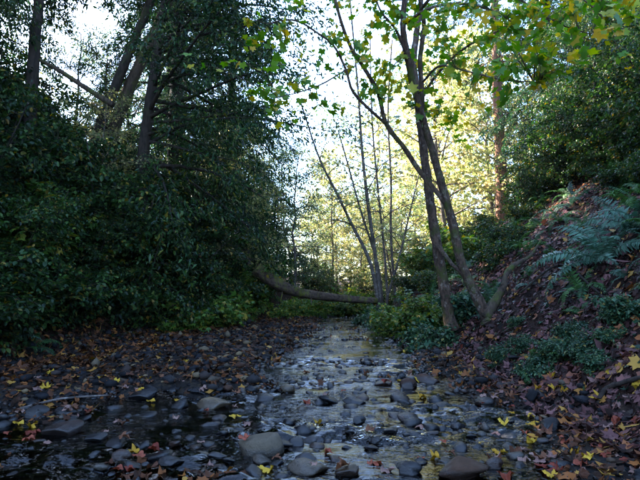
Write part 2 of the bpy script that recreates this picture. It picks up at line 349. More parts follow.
def grow(rng, trunk, rad, start, nprim, spread, env, pitch, droop, nsec, nleaf, tmpl, size, leafkw={}, sd=0.1, wood=None, leaves=None, tsides=8, sec_len=0.42, az0=0, azr=None, secsides=3):
    wood = wood or MB(); leaves = leaves or MB()
    if tsides: tube(wood, trunk, rad, tsides, rng, 0.08)
    twigs, per = [], []
    for i in range(nprim):
        t = start + (1 - start) * (i + 0.5 + 0.6 * (rng.rand() - 0.5)) / nprim
        p, tg = sample(trunk, np.array([t])); p = p[0]; tg = tg[0]
        az = az0 + i * 2.39996 + rng.randn() * 0.3 if azr is None else rng.uniform(*azr)
        e = (t - start) / (1 - start); L = spread * env(e) * (0.7 + 0.55 * rng.rand()); el = pitch(e) + rng.randn() * 0.15
        d0 = np.array((math.cos(az) * math.cos(el), math.sin(az) * math.cos(el), math.sin(el)))
        path = limb_path(p, d0, L, 6, (0, 0, -droop), 0.09, rng)
        rb = min(np.interp(t, np.linspace(0, 1, len(rad)), rad) * 0.55, 0.011 * L + 0.006)
        tube(wood, path, np.linspace(rb, 0.004, 6), 5, cap=False)
        ns = max(2, int(nsec * min(1.3, 0.45 + 0.55 * L / spread)))
        for j in range(ns):
            s = 0.16 + 0.84 * (j + rng.rand()) / ns
            q, qt = sample(path, np.array([s])); q = q[0]; qt = qt[0]
            sgn = 1 if j % 2 else -1; an = sgn * rng.uniform(0.6, 1.2) * (1 - 0.5 * s)
            c_, s_ = math.cos(an), math.sin(an)
            d = np.array((qt[0] * c_ - qt[1] * s_, qt[0] * s_ + qt[1] * c_, qt[2] + rng.randn() * 0.22))
            L2 = L * sec_len * (1.15 - 0.6 * s) * (0.6 + 0.7 * rng.rand()) + 0.12
            sp = limb_path(q, unit(d), L2, 4, (0, 0, -droop * 0.8), 0.12, rng)
            tube(wood, sp, np.linspace(0.004 + 0.003 * L2, 0.002, 4), secsides, cap=False)
            twigs.append(sp); per.append(max(3, nleaf * (0.5 + rng.rand()) * min(1.5, L2 / (spread * sec_len * 0.55))))
    P, D = leaf_on(rng, twigs, per, sd); leafage(leaves, rng, P, D, tmpl, size, **leafkw)
    return wood, leaves

def trunk_line(rng, H, n=10, lean=(0, 0), wob=0.03):
    z = np.linspace(0, 1, n); x = lean[0] * z ** 1.3 + np.cumsum(rng.randn(n) * wob) ; y = lean[1] * z ** 1.3 + np.cumsum(rng.randn(n) * wob)
    x -= x[0]; y -= y[0]; return np.stack([x, y, z * H - 0.25], -1)
def taper(r0, r1, n=10, flare=0.35):
    z = np.linspace(0, 1, n); return r0 * (1 - z) + r1 * z + r0 * flare * np.exp(-z * n * 0.9)

PROTO = {}
def proto_tree(key, wood, leaves, bark, leaf): PROTO[key] = (wood.mesh(key + '_trunk', bark), leaves.mesh(key + '_crown', leaf, smooth=False))
def place(key, name, label, cat, x, y, rz=0.0, sc=1.0, group=None, dz=0.0, names=('trunk', 'crown')):
    z = float(height(x, y)) - 0.05 + dz
    r = empty(name, label, cat, (x, y, z), rz, sc, group)
    w, c = PROTO[key]; obj(names[0], w, r); obj(names[1], c, r); return r

dome = lambda e: math.sqrt(max(0.05, 1 - (1.7 * e - 0.75) ** 2)) if e < 1 else 0.2
cone = lambda e: 1.02 - 0.85 * e
for k in range(3):                                                   # broad dark evergreens
    g = rng_(100 + k); H = 9.5 + k
    proto_tree(f'evergreen{k}', *grow(g, trunk_line(g, H, lean=(0.6 * (k - 1), 0.3), wob=0.06), taper(0.16, 0.03), 0.12, 46, 3.4, dome, lambda e: 0.05 + 0.8 * e, 0.55, 11, 50,
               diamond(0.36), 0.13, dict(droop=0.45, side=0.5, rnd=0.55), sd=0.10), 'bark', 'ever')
for k in range(2):                                                   # conifers with drooping sprays
    g = rng_(120 + k); H = 19
    proto_tree(f'conifer{k}', *grow(g, trunk_line(g, H, 14, wob=0.03), taper(0.30, 0.04, 14), 0.12, 84, 3.9, cone, lambda e: 0.12 + 0.3 * e, 0.95, 14, 52,
               diamond(0.2), 0.15, dict(droop=0.35, side=0.95, rnd=0.3, upn=1.4), sd=0.045, tsides=10), 'bark', 'blue')
for k in range(2):                                                   # tall trees bare below, crown high
    g = rng_(130 + k); H = 20
    proto_tree(f'tall{k}', *grow(g, trunk_line(g, H, 14, wob=0.05), taper(0.2, 0.05, 14), 0.52, 44, 4.3, dome, lambda e: 0.2 + 0.6 * e, 0.5, 11, 56,
               diamond(0.4), 0.16, dict(droop=0.4, side=0.6, rnd=0.6), sd=0.14, tsides=10), 'bark', 'ever')
for k in range(3):                                                   # thin leaved autumn trees
    g = rng_(140 + k); H = 10.5 + 1.5 * k
    proto_tree(f'autumn{k}', *grow(g, trunk_line(g, H, lean=(0.7, 0.2), wob=0.08), taper(0.13, 0.03), 0.16, 38, 3.3, dome, lambda e: 0.25 + 0.6 * e, 0.35, 9, 13,
               TRI3, 0.17, dict(droop=0.5, side=0.5, rnd=0.6), sd=0.14), 'bark_pale', 'gold')
for k in range(3):                                                   # tall dark shrubs
    g = rng_(160 + k); w, l = MB(), MB()
    for s in range(5):
        a = s * 1.256 + g.rand(); tr = limb_path((0.1 * math.cos(a), 0.1 * math.sin(a), -0.15), unit((0.45 * math.cos(a), 0.45 * math.sin(a), 1)), 3.6 * (0.7 + 0.5 * g.rand()), 8, (0, 0, -0.3), 0.09, g)
        grow(g, tr, np.linspace(0.035, 0.008, 8), 0.15, 13, 1.35, lambda e: 1.0 - 0.5 * e, lambda e: 0.1 + 0.5 * e, 0.5, 7, 22, OVAL, 0.095, dict(droop=0.35, side=0.6, rnd=0.45), sd=0.07, wood=w, leaves=l, tsides=5, az0=a)
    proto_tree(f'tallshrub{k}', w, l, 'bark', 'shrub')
def low_shrub(key, seed, H, spread, leaf, tmpl, size, nst=7, per=18, bark='bark'):
    g = rng_(seed); w, l = MB(), MB()
    for s in range(nst):
        a = s * 2 * math.pi / nst + g.rand(); tr = limb_path((0.06 * math.cos(a), 0.06 * math.sin(a), -0.1), unit((0.75 * math.cos(a), 0.75 * math.sin(a), 0.9)), H * (0.7 + 0.6 * g.rand()), 7, (0, 0, -0.5), 0.1, g)
        grow(g, tr, np.linspace(0.014, 0.004, 7), 0.08, 11, spread, lambda e: 1.0 - 0.4 * e, lambda e: 0.1 + 0.5 * e, 0.5, 5, per, tmpl, size, dict(droop=0.25, side=0.6, rnd=0.4, upn=1.3), sd=0.05, wood=w, leaves=l, tsides=4, az0=a)
    proto_tree(key, w, l, bark, leaf)
for k in range(2): low_shrub(f'shrub{k}', 180 + k, 1.25, 0.55, 'shrub', OVAL, 0.075, per=17)
for k in range(2): low_shrub(f'bush{k}', 190 + k, 0.85, 0.42, 'bush', TRI3, 0.085, per=14)
for k in range(2): low_shrub(f'tealbush{k}', 200 + k, 0.6, 0.36, 'teal', OVAL, 0.075, nst=8, per=13)

# ferns: fronds are parts
def frond_mesh(name, seed, mat, el0=1.15, arc=1.9, w=0.12):
    g = rng_(seed); mb = MB(); n = 46
    s = np.linspace(0, 1, n); el = el0 - arc * s ** 1.3
    y = np.concatenate([[0], np.cumsum(np.cos(el[:-1]) / (n - 1))]); z = np.concatenate([[0], np.cumsum(np.sin(el[:-1]) / (n - 1))])
    x = 0.05 * np.sin(s * 2.5 + g.rand() * 6) * s
    pts = np.stack([x, y, z], -1); tube(mb, pts[::3], np.linspace(0.0065, 0.0015, len(pts[::3])), 3, cap=False)
    tg = unit(np.gradient(pts, axis=0)); k = np.arange(3, n)
    for sg in (-1, 1):
        prof = np.interp(s[k], [0.08, 0.3, 0.6, 1.0], [0.55, 1.0, 0.8, 0.12]) * w
        ax = np.stack([np.full(len(k), sg * 1.0), np.zeros(len(k)), np.full(len(k), -0.22)], -1) + tg[k] * 0.32 + g.randn(len(k), 3) * 0.16
        nr = np.cross(np.array((1.0, 0, 0)), tg[k]) + g.randn(len(k), 3) * 0.1
        scatter(mb, diamond(0.24, 0.06), pts[k], ax, nr, prof * (1 + 0.22 * g.randn(len(k))).clip(.3, 1.4))
    return mb.mesh(name, mat, smooth=False)
FROND = {m: [frond_mesh(f'frond_{m}{k}', 300 + k, m, 1.15 - 0.15 * (k % 3), 1.5 + 0.3 * k, 0.12 + 0.015 * (k % 2)) for k in range(4)] for m in ('fern', 'fern_teal')}
def fern(x, y, size, label, nf=11, mat='fern', seed=0, group=None, face=None, tilt=None):
    g = rng_(900 + seed); nrm = normal_at(np.array([x]), np.array([y]))[0]
    e = empty('fern', label, 'fern', (x, y, float(height(x, y)) - 0.02), 0, 1.0, group)
    e.rotation_euler = (-nrm[1] * 0.5, nrm[0] * 0.5, 0)
    for k in range(nf):
        a = k * 2 * math.pi / nf + g.randn() * 0.25 if face is None else face + g.uniform(-1.2, 1.2)
        o = obj('frond', FROND[mat][g.randint(4)], e, (0, 0, 0), (g.randn() * 0.3 - .1, g.randn() * 0.3, a - math.pi / 2), size * (0.75 + 0.45 * g.rand()))
    return e

# ================================================================== THE SETTING
def axis_steps(lo, hi, fine_lo, fine_hi, fine, growth=1.13):
    a = list(np.arange(fine_lo, fine_hi, fine)); s = fine; x = a[-1]
    while x < hi: s = min(s * growth, 25); x += s; a.append(x)
    s = fine; x = fine_lo; b = []
    while x > lo: s = min(s * growth, 25); x -= s; b.append(x)
    return np.array(b[::-1] + a)
def grid_mesh(xs, ys, zf, name, mat):
    X, Y = np.meshgrid(xs, ys); v = np.stack([X, Y, zf(X, Y)], -1).reshape(-1, 3)
    nx, ny = len(xs), len(ys); i = (np.arange(ny - 1)[:, None] * nx + np.arange(nx - 1)[None]).ravel()
    mb = MB(); mb.add(v, None, np.stack([i, i + 1, i + nx + 1, i + nx], -1)); return mb.mesh(name, mat)
gx = axis_steps(-400, 400, -5.5, 5.0, 0.06); gy = axis_steps(-60, 500, 2.2, 12.0, 0.06)
obj('ground', grid_mesh(gx, gy, height, 'ground', 'ground'), kind='structure', label='stony creek bed and steep leaf strewn forest banks', cat='ground')

def wave(x, y):
    r = sstep(-0.1, 0.22, fbm(x * 0.8 + 5, y * 1.3, 2))
    return (0.055 * fbm(x * 2.6, y * 4.5, 2) + 0.055 * fbm(x * 5.5 + 9, y * 10, 2)) * (0.12 + 1.15 * r)
wx = axis_steps(-8, 60, -4.2, 2.2, 0.028, 1.12); wy = axis_steps(-25, 90, 2.4, 9.0, 0.028, 1.06)
obj('creek_water', grid_mesh(wx, wy, wave, 'creek_water', 'water'), kind='structure', label='shallow rippling creek water between cobbles', cat='water')

# ================================================================== TREES
UP = np.array((0, 0, 1.0))
def px_path(spec, n): return smooth_path([at(a, b, d) for a, b, d in spec], n)
def w_px(px, Y): return px * Y / F / 2                               # radius in metres of a stem px wide at depth Y

# --- leaning maple: two stems, bare limbs, lobed leaves as parts
base = hit(484, 322)[0][0]; Yb = base[1]
mp = empty('leaning_maple', 'leaning twin-stemmed maple with lichen spotted bark on the leafy bank', 'tree', base)
def local(me): return obj
def rel(p): return np.asarray(p) - base
mw = MB(); g = rng_(11)
D2 = Yb
stem2 = px_path([(492, 332, D2), (484, 312, D2), (463, 268, D2), (452, 222, D2 - .1), (441, 182, D2 - .2), (429, 140, D2 - .3), (417, 100, D2 - .5), (408, 60, D2 - .7), (403, 22, D2 - .9), (410, -40, D2 - 1.1), (430, -140, D2 - 1.4)], 70)
tube(mw, rel(stem2), np.interp(np.linspace(0, 1, 70), [0, .06, .2, .5, .75, 1], [w_px(18, D2), w_px(11.5, D2), w_px(9, D2), w_px(7, D2), w_px(6, D2), w_px(3, D2)]), 14, g, 0.15)
obj('stem', mw.mesh('maple_stem', 'bark_maple'), mp)
D1 = D2 + 0.9
mw = MB(); stem1 = px_path([(452, 330, D1), (448, 308, D1), (438, 250, D1), (431, 205, D1 + .1), (425, 160, D1 + .2), (419, 110, D1 + .3), (414, 60, D1 + .4), (420, 10, D1 + .4), (428, -60, D1 + .4), (424, -160, D1 + .4)], 60)
tube(mw, rel(stem1), np.interp(np.linspace(0, 1, 60), [0, .08, .3, .6, 1], [w_px(15, D1), w_px(10.5, D1), w_px(9, D1), w_px(7, D1), w_px(3, D1)]), 14, g, 0.16)
obj('stem', mw.mesh('maple_stem', 'bark_maple'), mp, label='straighter stem with pale patches of bark')
mw = MB(); st3 = px_path([(486, 318, D2 - .1), (496, 300, D2), (503, 288, D2), (506, 274, D2 + .1), (516, 264, D2 + .2), (530, 256, D2 + .4), (541, 240, D2 + .5)], 20)
tube(mw, rel(st3), np.linspace(w_px(10, D2), w_px(1.5, D2), 20), 9, g, 0.2)
obj('side_stem', mw.mesh('maple_side_stem', 'bark_moss'), mp, label='thin crooked mossy side stem')
mw = MB(); root = px_path([(486, 322, D2 - .1), (492, 330, D2 - .25), (496, 340, D2 - .5), (494, 347, D2 - .8)], 8)
tube(mw, rel(root), np.linspace(w_px(13, D2), w_px(5, D2), 8), 8, g, 0.15); obj('root', mw.mesh('maple_root', 'bark_moss'), mp)
limbs = [
    ([(446, 204, D2 - .12), (438, 194, D2 - .12), (420, 172, D2), (404, 148, D2 - .1), (386, 124, D2 - .2), (378, 92, D2 - .3), (364, 68, D2 - .5), (350, 46, D2 - .6), (340, 18, D2 - .7), (333, -10, D2 - .8), (322, -60, D2 - 1)], 7, 3),
    ([(388, 126, D2 - .2), (366, 106, D2 - .4), (352, 90, D2 - .5), (346, 70, D2 - .6), (334, 46, D2 - .7), (316, 32, D2 - .9), (300, 22, D2 - 1), (285, 20, D2 - 1.2), (268, 24, D2 - 1.4)], 4, 1.6),
    ([(421, 120, D2 - .3), (422, 90, D2 - .3), (420, 60, D2 - .4), (424, 25, D2 - .5), (420, 0, D2 - .6), (414, -50, D2 - .7)], 7, 4),
    ([(436, 244, D1), (444, 254, D1 - .3), (452, 264, D2 + .3), (463, 274, D2)], 9, 5),
    ([(418, 104, D1), (430, 84, D1), (448, 62, D1 - .3), (468, 46, D1 - .8), (492, 34, D1 - 1.3), (520, 22, D1 - 1.8)], 4, 1.5),
    ([(423, 82, D2 - .4), (440, 66, D2 - 1), (470, 72, D2 - 1.6), (504, 80, D2 - 2.1), (540, 82, D2 - 2.6)], 3, 1.2),
    ([(404, 24, D2 - .9), (430, 8, D2 - 1.4), (466, 4, D2 - 1.8), (500, 14, D2 - 2.2), (520, 30, D2 - 2.4)], 4, 1.4),
    ([(408, 60, D2 - .7), (396, 30, D2 - 1), (380, 10, D2 - 1.2), (372, -20, D2 - 1.3)], 4, 1.5),
    ([(346, 70, D2 - .6), (322, 84, D2 - .9), (300, 92, D2 - 1.2), (276, 98, D2 - 1.5)], 2.2, 1.2),
    ([(420, 10, D2 - 1), (470, -40, D2 - 2), (540, -30, D2 - 2.6), (590, 5, D2 - 2.8), (612, 30, D2 - 2.9)], 4, 1.5),
    ([(414, -30, D2 - 1), (470, -30, D2 - 2.2), (520, 0, D2 - 2.4), (560, 24, D2 - 2.6), (590, 34, D2 - 2.7)], 4, 1.3),
]
for spec, w0, w1 in limbs:
    mw = MB(); p = px_path(spec, 3 * len(spec)); Yv = p[:, 1]; n = len(p)
    tube(mw, rel(p), np.linspace(w0, w1, n) * (.6 if w0 == 9 else .85) * Yv / F / 2, 7, g, 0.12, cap=True)
    obj('branch', mw.mesh('maple_branch', 'bark_maple'), mp)
# leaves
fine = [lobed(MAPLE_FINE, c) for c in (0.10, 0.22, -0.12, 0.3)]
def single_leaf(name, mat, tm, stalk=0.7):
    mb = MB(); tv, tt = tm; mb.add(tv, tt)
    mb.add([(-.012, 0, 0), (.012, 0, 0), (.008, -stalk, -.12), (-.008, -stalk, -.12)], None, [(0, 1, 2, 3)]); return mb.mesh(name, mat, smooth=False)
maple_leaf = [single_leaf(f'maple_leaf{k}', 'maple1', fine[k]) for k in range(4)]
spots = []                                                            # (px, py, depth, scatter px, number)
for a, b, d, s, n in [(560, 50, 6.4, 20, 16), (600, 8, 6.2, 18, 14), (440, 70, 7.8, 16, 8), (480, 20, 7.0, 24, 14), (450, 40, 7.6, 20, 10), (515, 40, 6.2, 26, 22), (545, 62, 6.4, 22, 16), (585, 20, 6.2, 18, 12), (610, 30, 6.2, 14, 8), (500, 75, 6.4, 22, 12), (470, 95, 7.4, 22, 8),
                      (555, 20, 6.3, 22, 14), (430, 20, 7.4, 20, 8), (520, 8, 6.2, 26, 14), (284, 98, 7.4, 9, 7), (264, 122, 7.2, 7, 5), (212, 62, 7, 12, 3), (185, 62, 7.0, 3, 2), (255, 80, 7, 16, 5), (300, 60, 7.6, 24, 7), (345, 40, 8.2, 16, 6),
                      (245, 40, 7, 24, 6), (330, 95, 7.8, 14, 5), (405, 100, 8.4, 12, 5), (370, 20, 8.2, 16, 5), (410, 30, 8, 10, 5), (630, 78, 6.2, 6, 3), (590, 75, 6.2, 12, 6), (455, 15, 7.2, 20, 8), (270, 5, 7.5, 16, 4)]:
    spots.append((a, b, d, s, n))
limb_pts = np.concatenate([px_path(sp, 24) for sp, w0, w1 in limbs if w0 != 9])
mw = MB(); tw = []; pr = []; nl = 0
for a, b, d, s, n in spots:
    c = at(a, b, d); k = int(((limb_pts - c) ** 2).sum(1).argmin()); anchor = limb_pts[k]
    for j in range(max(1, int(n / 3.2))):
        e = at(a + g.randn() * s, b + g.randn() * s * .6, d + g.randn() * .35); mid = anchor * .5 + e * .5 + np.array((0, 0, .12)) + g.randn(3) * .06
        tp = smooth_path([rel(anchor), rel(mid), rel(e)], 9); tube(mw, tp, np.linspace(.007, .0018, 9), 3, cap=False); tw.append(tp); pr.append(4)
        for q in range(4):
            p, t = sample(tp, np.array([1 - .5 * g.rand() ** 1.5])); az = g.uniform(0, 6.28); sz = 0.08 * g.uniform(0.55, 1.3)
            o = obj('leaf', maple_leaf[g.randint(4)], mp, (0, 0, 0), (g.uniform(-1.2, -0.1), g.randn() * 0.35, az), sz); nl += 1
            o.location = Vector(p[0]) + o.rotation_euler.to_matrix() @ Vector((0, .55 * sz, .1 * sz))
# small twigs that carry them, and the remaining smaller foliage
ml = MB()
for spec, w0, w1 in limbs:
    if w0 == 9: continue
    p = px_path(spec, 30); n = 9 if w0 > 3 else 7
    for j in range(n):
        q, t = sample(p, np.array([0.35 + 0.65 * (j + g.rand()) / n])); d = unit(t[0] * .5 + g.randn(3) * np.array((.8, .8, .45)))
        sp = limb_path(rel(q[0]), d, g.uniform(.4, 1.1), 5, (0, 0, -.35), .14, g); tube(mw, sp, np.linspace(.006, .002, 5), 3, cap=False); tw.append(sp); pr.append(g.randint(8, 20))
for st in (stem1, stem2):
    for j in range(16):
        q, t = sample(st, np.array([0.55 + 0.45 * g.rand()])); d = unit(g.randn(3) * np.array((1, 1, .4)) + (0, 0, .25))
        sp = limb_path(rel(q[0]), d, g.uniform(.8, 2.0), 6, (0, 0, -.2), .14, g); tube(mw, sp, np.linspace(.010, .002, 6), 3, cap=False); tw.append(sp); pr.append(g.randint(14, 30))
obj('twigs', mw.mesh('maple_twigs', 'bark_maple'), mp, kind='stuff')
P, D = leaf_on(g, tw, pr, .06); leafage(ml, g, P, D, lobed(MAPLE_LOW), 0.085, droop=.6, side=.4, rnd=.6)
obj('crown', ml.mesh('maple_crown', 'maple', smooth=False), mp, kind='stuff')

# --- trunks standing above the bank opposite, crowns high
def special(name, label, pts_px, w, bark, crown, seed, sides=10, group=None, env=dome, n=24, leaf='ever', tmpl=None, size=.14, cut=0.55, nprim=34, spread=3.2, pitch=lambda e: .1 + .6 * e, droop=.5, per=44, nsec=10, azr=None):
    g = rng_(seed); p = px_path(pts_px, n); b = p[0].copy(); b[2] = height(b[0], b[1]); p = np.concatenate([[b - (0, 0, .2)], p[1:]]) if p[0, 2] < b[2] else np.concatenate([[b - (0, 0, .2)], p])
    n = len(p); rad = np.interp(np.linspace(0, 1, n), np.linspace(0, 1, len(w)), [w_px(k, pts_px[0][2]) for k in w])
    r = empty(name, label, 'tree', b, 0, 1, group)
    wd, lv = grow(g, p - b, rad, cut, nprim if crown else 0, spread, env, pitch, droop, nsec, per, tmpl or diamond(.36), size, dict(droop=.45, side=.55, rnd=.55), sd=.11, tsides=sides, azr=azr) if crown else (MB(), None)
    if not crown: tube(wd, p - b, rad, sides, g, .08)
    obj('trunk', wd.mesh(name + '_trunk', bark), r)
    if lv: obj('crown', lv.mesh(name + '_crown', leaf, smooth=False), r)
    return r
special('slender_tree', 'slender dark upright trunk alone at the outer end of the shrubby bank', [(28, 220, 13), (31, 100, 13), (36, 30, 13), (39, 0, 13), (44, -120, 13), (46, -300, 13)], (14, 11, 9, 5), 'bark', True, 21, cut=.64)
special('slender_tree', 'thin dark leaning trunk beside a thicker mossy leaning trunk', [(66, 230, 14), (92, 150, 14), (110, 100, 14), (132, 45, 14), (151, 0, 14), (185, -110, 14), (200, -260, 14)], (13, 10, 8, 5), 'bark', True, 22, cut=.70)
special('slender_tree', 'thicker pale mossy leaning trunk beside a thin dark one', [(92, 235, 14.4), (108, 150, 14.4), (124, 100, 14.4), (147, 48, 14.4), (168, 0, 14.4), (205, -120, 14.4), (225, -280, 14.4)], (15, 12, 11, 6), 'bark_moss', True, 23, cut=.72)
special('dark_conifer', 'big dark evergreen reaching its long boughs out over the creek', [(140, 225, 13.4), (144, 150, 13.4), (152, 90, 13.4), (160, 30, 13.4), (168, -30, 13.4), (172, -160, 13.4), (174, -330, 13.4)], (14, 11, 8.5, 6, 4), 'bark', True, 24, cut=.16,
        nprim=56, spread=4.6, env=lambda e: 1.05 - .5 * e, leaf='ever', tmpl=diamond(.34), size=.125, pitch=lambda e: .1 + .3 * e, droop=.32, per=56, nsec=13, azr=(-0.95, 0.95))
# broken trunk leaning through the gap
b0 = at(40, 60, 12.5); b1 = at(92, 92, 12.5); g = rng_(5); mw = MB(); p = smooth_path([b0, b0 * .6 + b1 * .4 + (0, 0, .03), b1, b1 + (b1 - b0) * .4], 14)
tube(mw, p - b1, np.linspace(.05, .09, 14), 8, g, .12); o = obj('snapped_trunk', mw.mesh('snapped_trunk', 'bark_moss'), loc=b1, label='snapped brown trunk lodged slantwise among the shrubs', cat='trunk')

# --- redwood in the sun and others up the valley
def redwood(px, py, Y, wpx, label, seed, H=24, cut=.3, spread=3.2):
    g = rng_(seed); b = at(px, py, Y); b[2] = height(b[0], b[1]); r = empty('redwood', label, 'tree', b)
    tr = trunk_line(g, H, 16, wob=.03); w, l = grow(g, tr, taper(w_px(wpx, Y), .08, 16, .5), cut, 46, spread, cone, lambda e: .05 + .3 * e, .8, 11, 40, diamond(.22), .17, dict(droop=.35, side=.9, rnd=.3), sd=.05, tsides=14)
    obj('trunk', w.mesh('redwood_trunk', 'bark_red'), r); obj('crown', l.mesh('redwood_crown', 'blue', smooth=False), r)
redwood(503, 226, 24, 13, 'straight red-barked redwood catching sun behind the leaning maple', 31, cut=.42)
#redwood(462, 250, 36, 9, 'far redwood with slim trunk deep in the sunny valley', 32, cut=.5)

# --- cluster of thin alders at the log's far end
def alder(pts, w0, w1, seed, label):
    g = rng_(seed); p = px_path(pts, 18); b = p[0].copy(); b[2] = height(b[0], b[1]); p[0, 2] = b[2] - .2
    r = empty('alder', label, 'tree', b, group=None); Y = b[1]
    w, l = grow(g, p - b, np.linspace(w_px(w0, Y), w_px(w1, Y), 18), .35, 16, 1.9, lambda e: 1 - .5 * e, lambda e: .4 + .4 * e, .2, 6, 3, TRI3, .14, dict(droop=.5, side=.5, rnd=.6), sd=.12, tsides=7)
    obj('trunk', w.mesh('alder_trunk', 'bark_pale'), r); obj('crown', l.mesh('alder_crown', 'gold', smooth=False), r)
alder([(379, 305, 20.4), (370, 262, 20.4), (352, 225, 20.4), (335, 190, 20.4), (318, 155, 20.4), (300, 100, 20.4)], 4, 1.4, 41, 'thin alder leaning furthest out over the fallen log')
alder([(381, 305, 20.6), (376, 262, 20.6), (368, 205, 20.6), (362, 150, 20.6), (358, 90, 20.6), (350, 0, 20.6)], 5, 1.5, 42, 'thickest upright alder rising where the fallen log ends')
alder([(383, 305, 20.9), (377, 262, 20.9), (362, 215, 20.9), (348, 165, 20.9), (338, 130, 20.9)], 3, 1.2, 43, 'slim alder leaning a little beside the upright ones')
alder([(388, 304, 21.2), (384, 250, 21.2), (378, 190, 21.2), (372, 120, 21.2), (370, 40, 21.2)], 3, 1.2, 44, 'slim straight alder just behind the thickest one')
alder([(396, 303, 21.5), (391, 240, 21.5), (391, 180, 21.5), (388, 110, 21.5), (392, 40, 21.5)], 3, 1.5, 45, 'whitish straight alder standing apart on the bank side of the cluster')
alder([(385, 304, 21), (398, 262, 21), (408, 220, 21), (420, 170, 21)], 3, 1.2, 46, 'little alder bending away from the log towards the maple')

# --- repeated trees, row by row
g = rng_(77)
LAND = [((-2.2, 16.8), 'the log start'), ((2.7, 20.8), 'the alder cluster'), ((float(base[0]), float(base[1])), 'the leaning maple'), ((5.0, 8.2), 'the big sword fern'), ((8.4, 24), 'the redwood'),
        ((-4.7, 13.4), 'the long boughed evergreen'), ((-6.3, 14.4), 'the mossy leaning trunk'), ((-7.4, 12.6), 'the lone upright trunk'), ((-4.8, 8.6), 'the near bar edge'), ((8.5, 13), 'the slope top')]
ORD = ['nearest', 'second', 'third', 'fourth', 'fifth', 'sixth', 'seventh', 'eighth', 'ninth', 'tenth', 'eleventh', 'twelfth', 'thirteenth', 'fourteenth', 'fifteenth', 'sixteenth', 'seventeenth', 'eighteenth', 'nineteenth', 'twentieth']
def single_out(pts, label):
    near = {}
    for i, p in enumerate(pts):
        d = [math.hypot(p[0] - a[0], p[1] - a[1]) for a, _ in LAND]; k = int(np.argmin(d)); near.setdefault(k, []).append((d[k], i))
    out = [None] * len(pts)
    for k, v in near.items():
        for r_, (d, i) in enumerate(sorted(v)): out[i] = f'{label}, {ORD[r_]} from {LAND[k][1]}' if r_ and r_ < 20 else f'{label}, nearest {LAND[k][1]}' if not r_ else label
    return out
def many(keys, name, label, cat, pts, group, sc=(0.85, 1.15), names=('trunk', 'crown')):
    labs = single_out(pts, label) if len(pts) > 1 else [label]
    for k, p in enumerate(pts):
        x, y = p[:2]; label = labs[k]; s = (p[2] if len(p) > 2 else 1) * g.uniform(*sc)
        place(keys[k % len(keys)], name, label, cat, x, y, g.uniform(0, 6.28), s, group if len(pts) > 1 else None, names=names)
for k in range(2):
    g_ = rng_(150 + k)
    proto_tree(f'willow{k}', *grow(g_, trunk_line(g_, 9, lean=(0.9, 0.2), wob=0.08), taper(0.10, 0.02), 0.1, 38, 2.9, dome, lambda e: 0.2 + 0.6 * e, 0.4, 9, 26,
               diamond(.34), 0.13, dict(droop=0.5, side=0.5, rnd=0.6), sd=0.13), 'bark_pale', 'grey')
EV = ['evergreen0', 'evergreen1', 'evergreen2']
many(['conifer0', 'conifer1'], 'conifer', 'tall drooping dark conifer behind the bank', 'tree', [(-5.6, 19.2), (-6.6, 23), (-4.4, 23.8, 1.15), (-8.2, 26.5, 1.2)], 'conifers behind the big evergreen')
many(EV, 'evergreen_tree', 'dense dark broadleaf evergreen on the bank', 'tree', [(-4.4, 17.5, .55), (-4.6, 21, .65), (-6.6, 15.6, .45)], 'evergreens over the log end')
many(EV, 'evergreen_tree', 'dusky evergreen on the steep fern slope', 'tree', [(9.4, 12, .6), (10.2, 13.8, .65), (8.4, 15, .55), (11.4, 11.6, .75), (10.6, 17, .8), (10.9, 20, .7), (12.6, 14, .9), (13, 19, 1)], 'evergreens above the fern slope')
many(['conifer1', 'conifer0'], 'conifer', 'tall conifer filling the upper fern slope', 'tree', [(9.9, 20.8, .8), (12.0, 18, .85), (10.9, 16.2, .62), (12.4, 23, 1), (15, 20, 1)], 'conifers above the fern slope')
many(EV, 'evergreen_tree', 'greyish evergreen in the open valley', 'tree', [(-4.6, 34, .7), (-6, 38, .8), (3.6, 40, .5), (5.6, 27, .45), (1.0, 44, .6)], 'evergreens up the valley')
many(['autumn0', 'autumn1', 'autumn2'], 'autumn_tree', 'sunlit yellow-green autumn tree up the valley', 'tree', [(6.6, 25.5, 1.1), (9.6, 27.5, 1.2), (0.8, 30, .6), (2.1, 26.5, .42), (3.4, 29, .5), (1.2, 34, .7), (-.4, 37, .7), (7.8, 31, 1.25), (11.5, 32, 1.2), (6.4, 35), (9.4, 40), (13, 37), (4.2, 33, .55), (12, 46), (17, 44), (2.2, 37, .5), (5, 52, .7), (-1, 48, .7), (15, 30), (9, 55), (0.5, 60, .8), (20, 55)], 'autumn trees up the valley')
many(['tall0', 'tall1'], 'tall_tree', 'tall high crowned tree above the shrubby bank', 'tree', [(-11.5, 14.5), (-14, 19), (-10.5, 10), (-12.2, 12.2, 1.1), (-9.0, 12.0, .9), (-14.5, 13.5), (-9.5, 6.5), (-13, 8), (-16, 23), (-11, 2.5)], 'tall trees above the shrubby bank')  # out of view; the scaled-up one is added to block a sun patch
many(EV, 'evergreen_tree', 'broad evergreen added for shade beneath the tall crowned trees', 'tree', [(-10.2, 11.6), (-12.6, 13.6, 1.1), (-12.2, 17, .95), (-13, 10.4, 1.1), (-10.2, 8.4), (-15, 16, 1.2), (-12.4, 6.4)], 'evergreens added for shade beneath the tall trees')  # mostly beyond the left edge, added to keep sun off the foreground
many(['tall0', 'tall1'], 'tall_tree', 'tall high crowned tree above the ferns', 'tree', [(14, 9), (13.5, 23, .9), (17, 16)], 'tall trees above the fern slope')

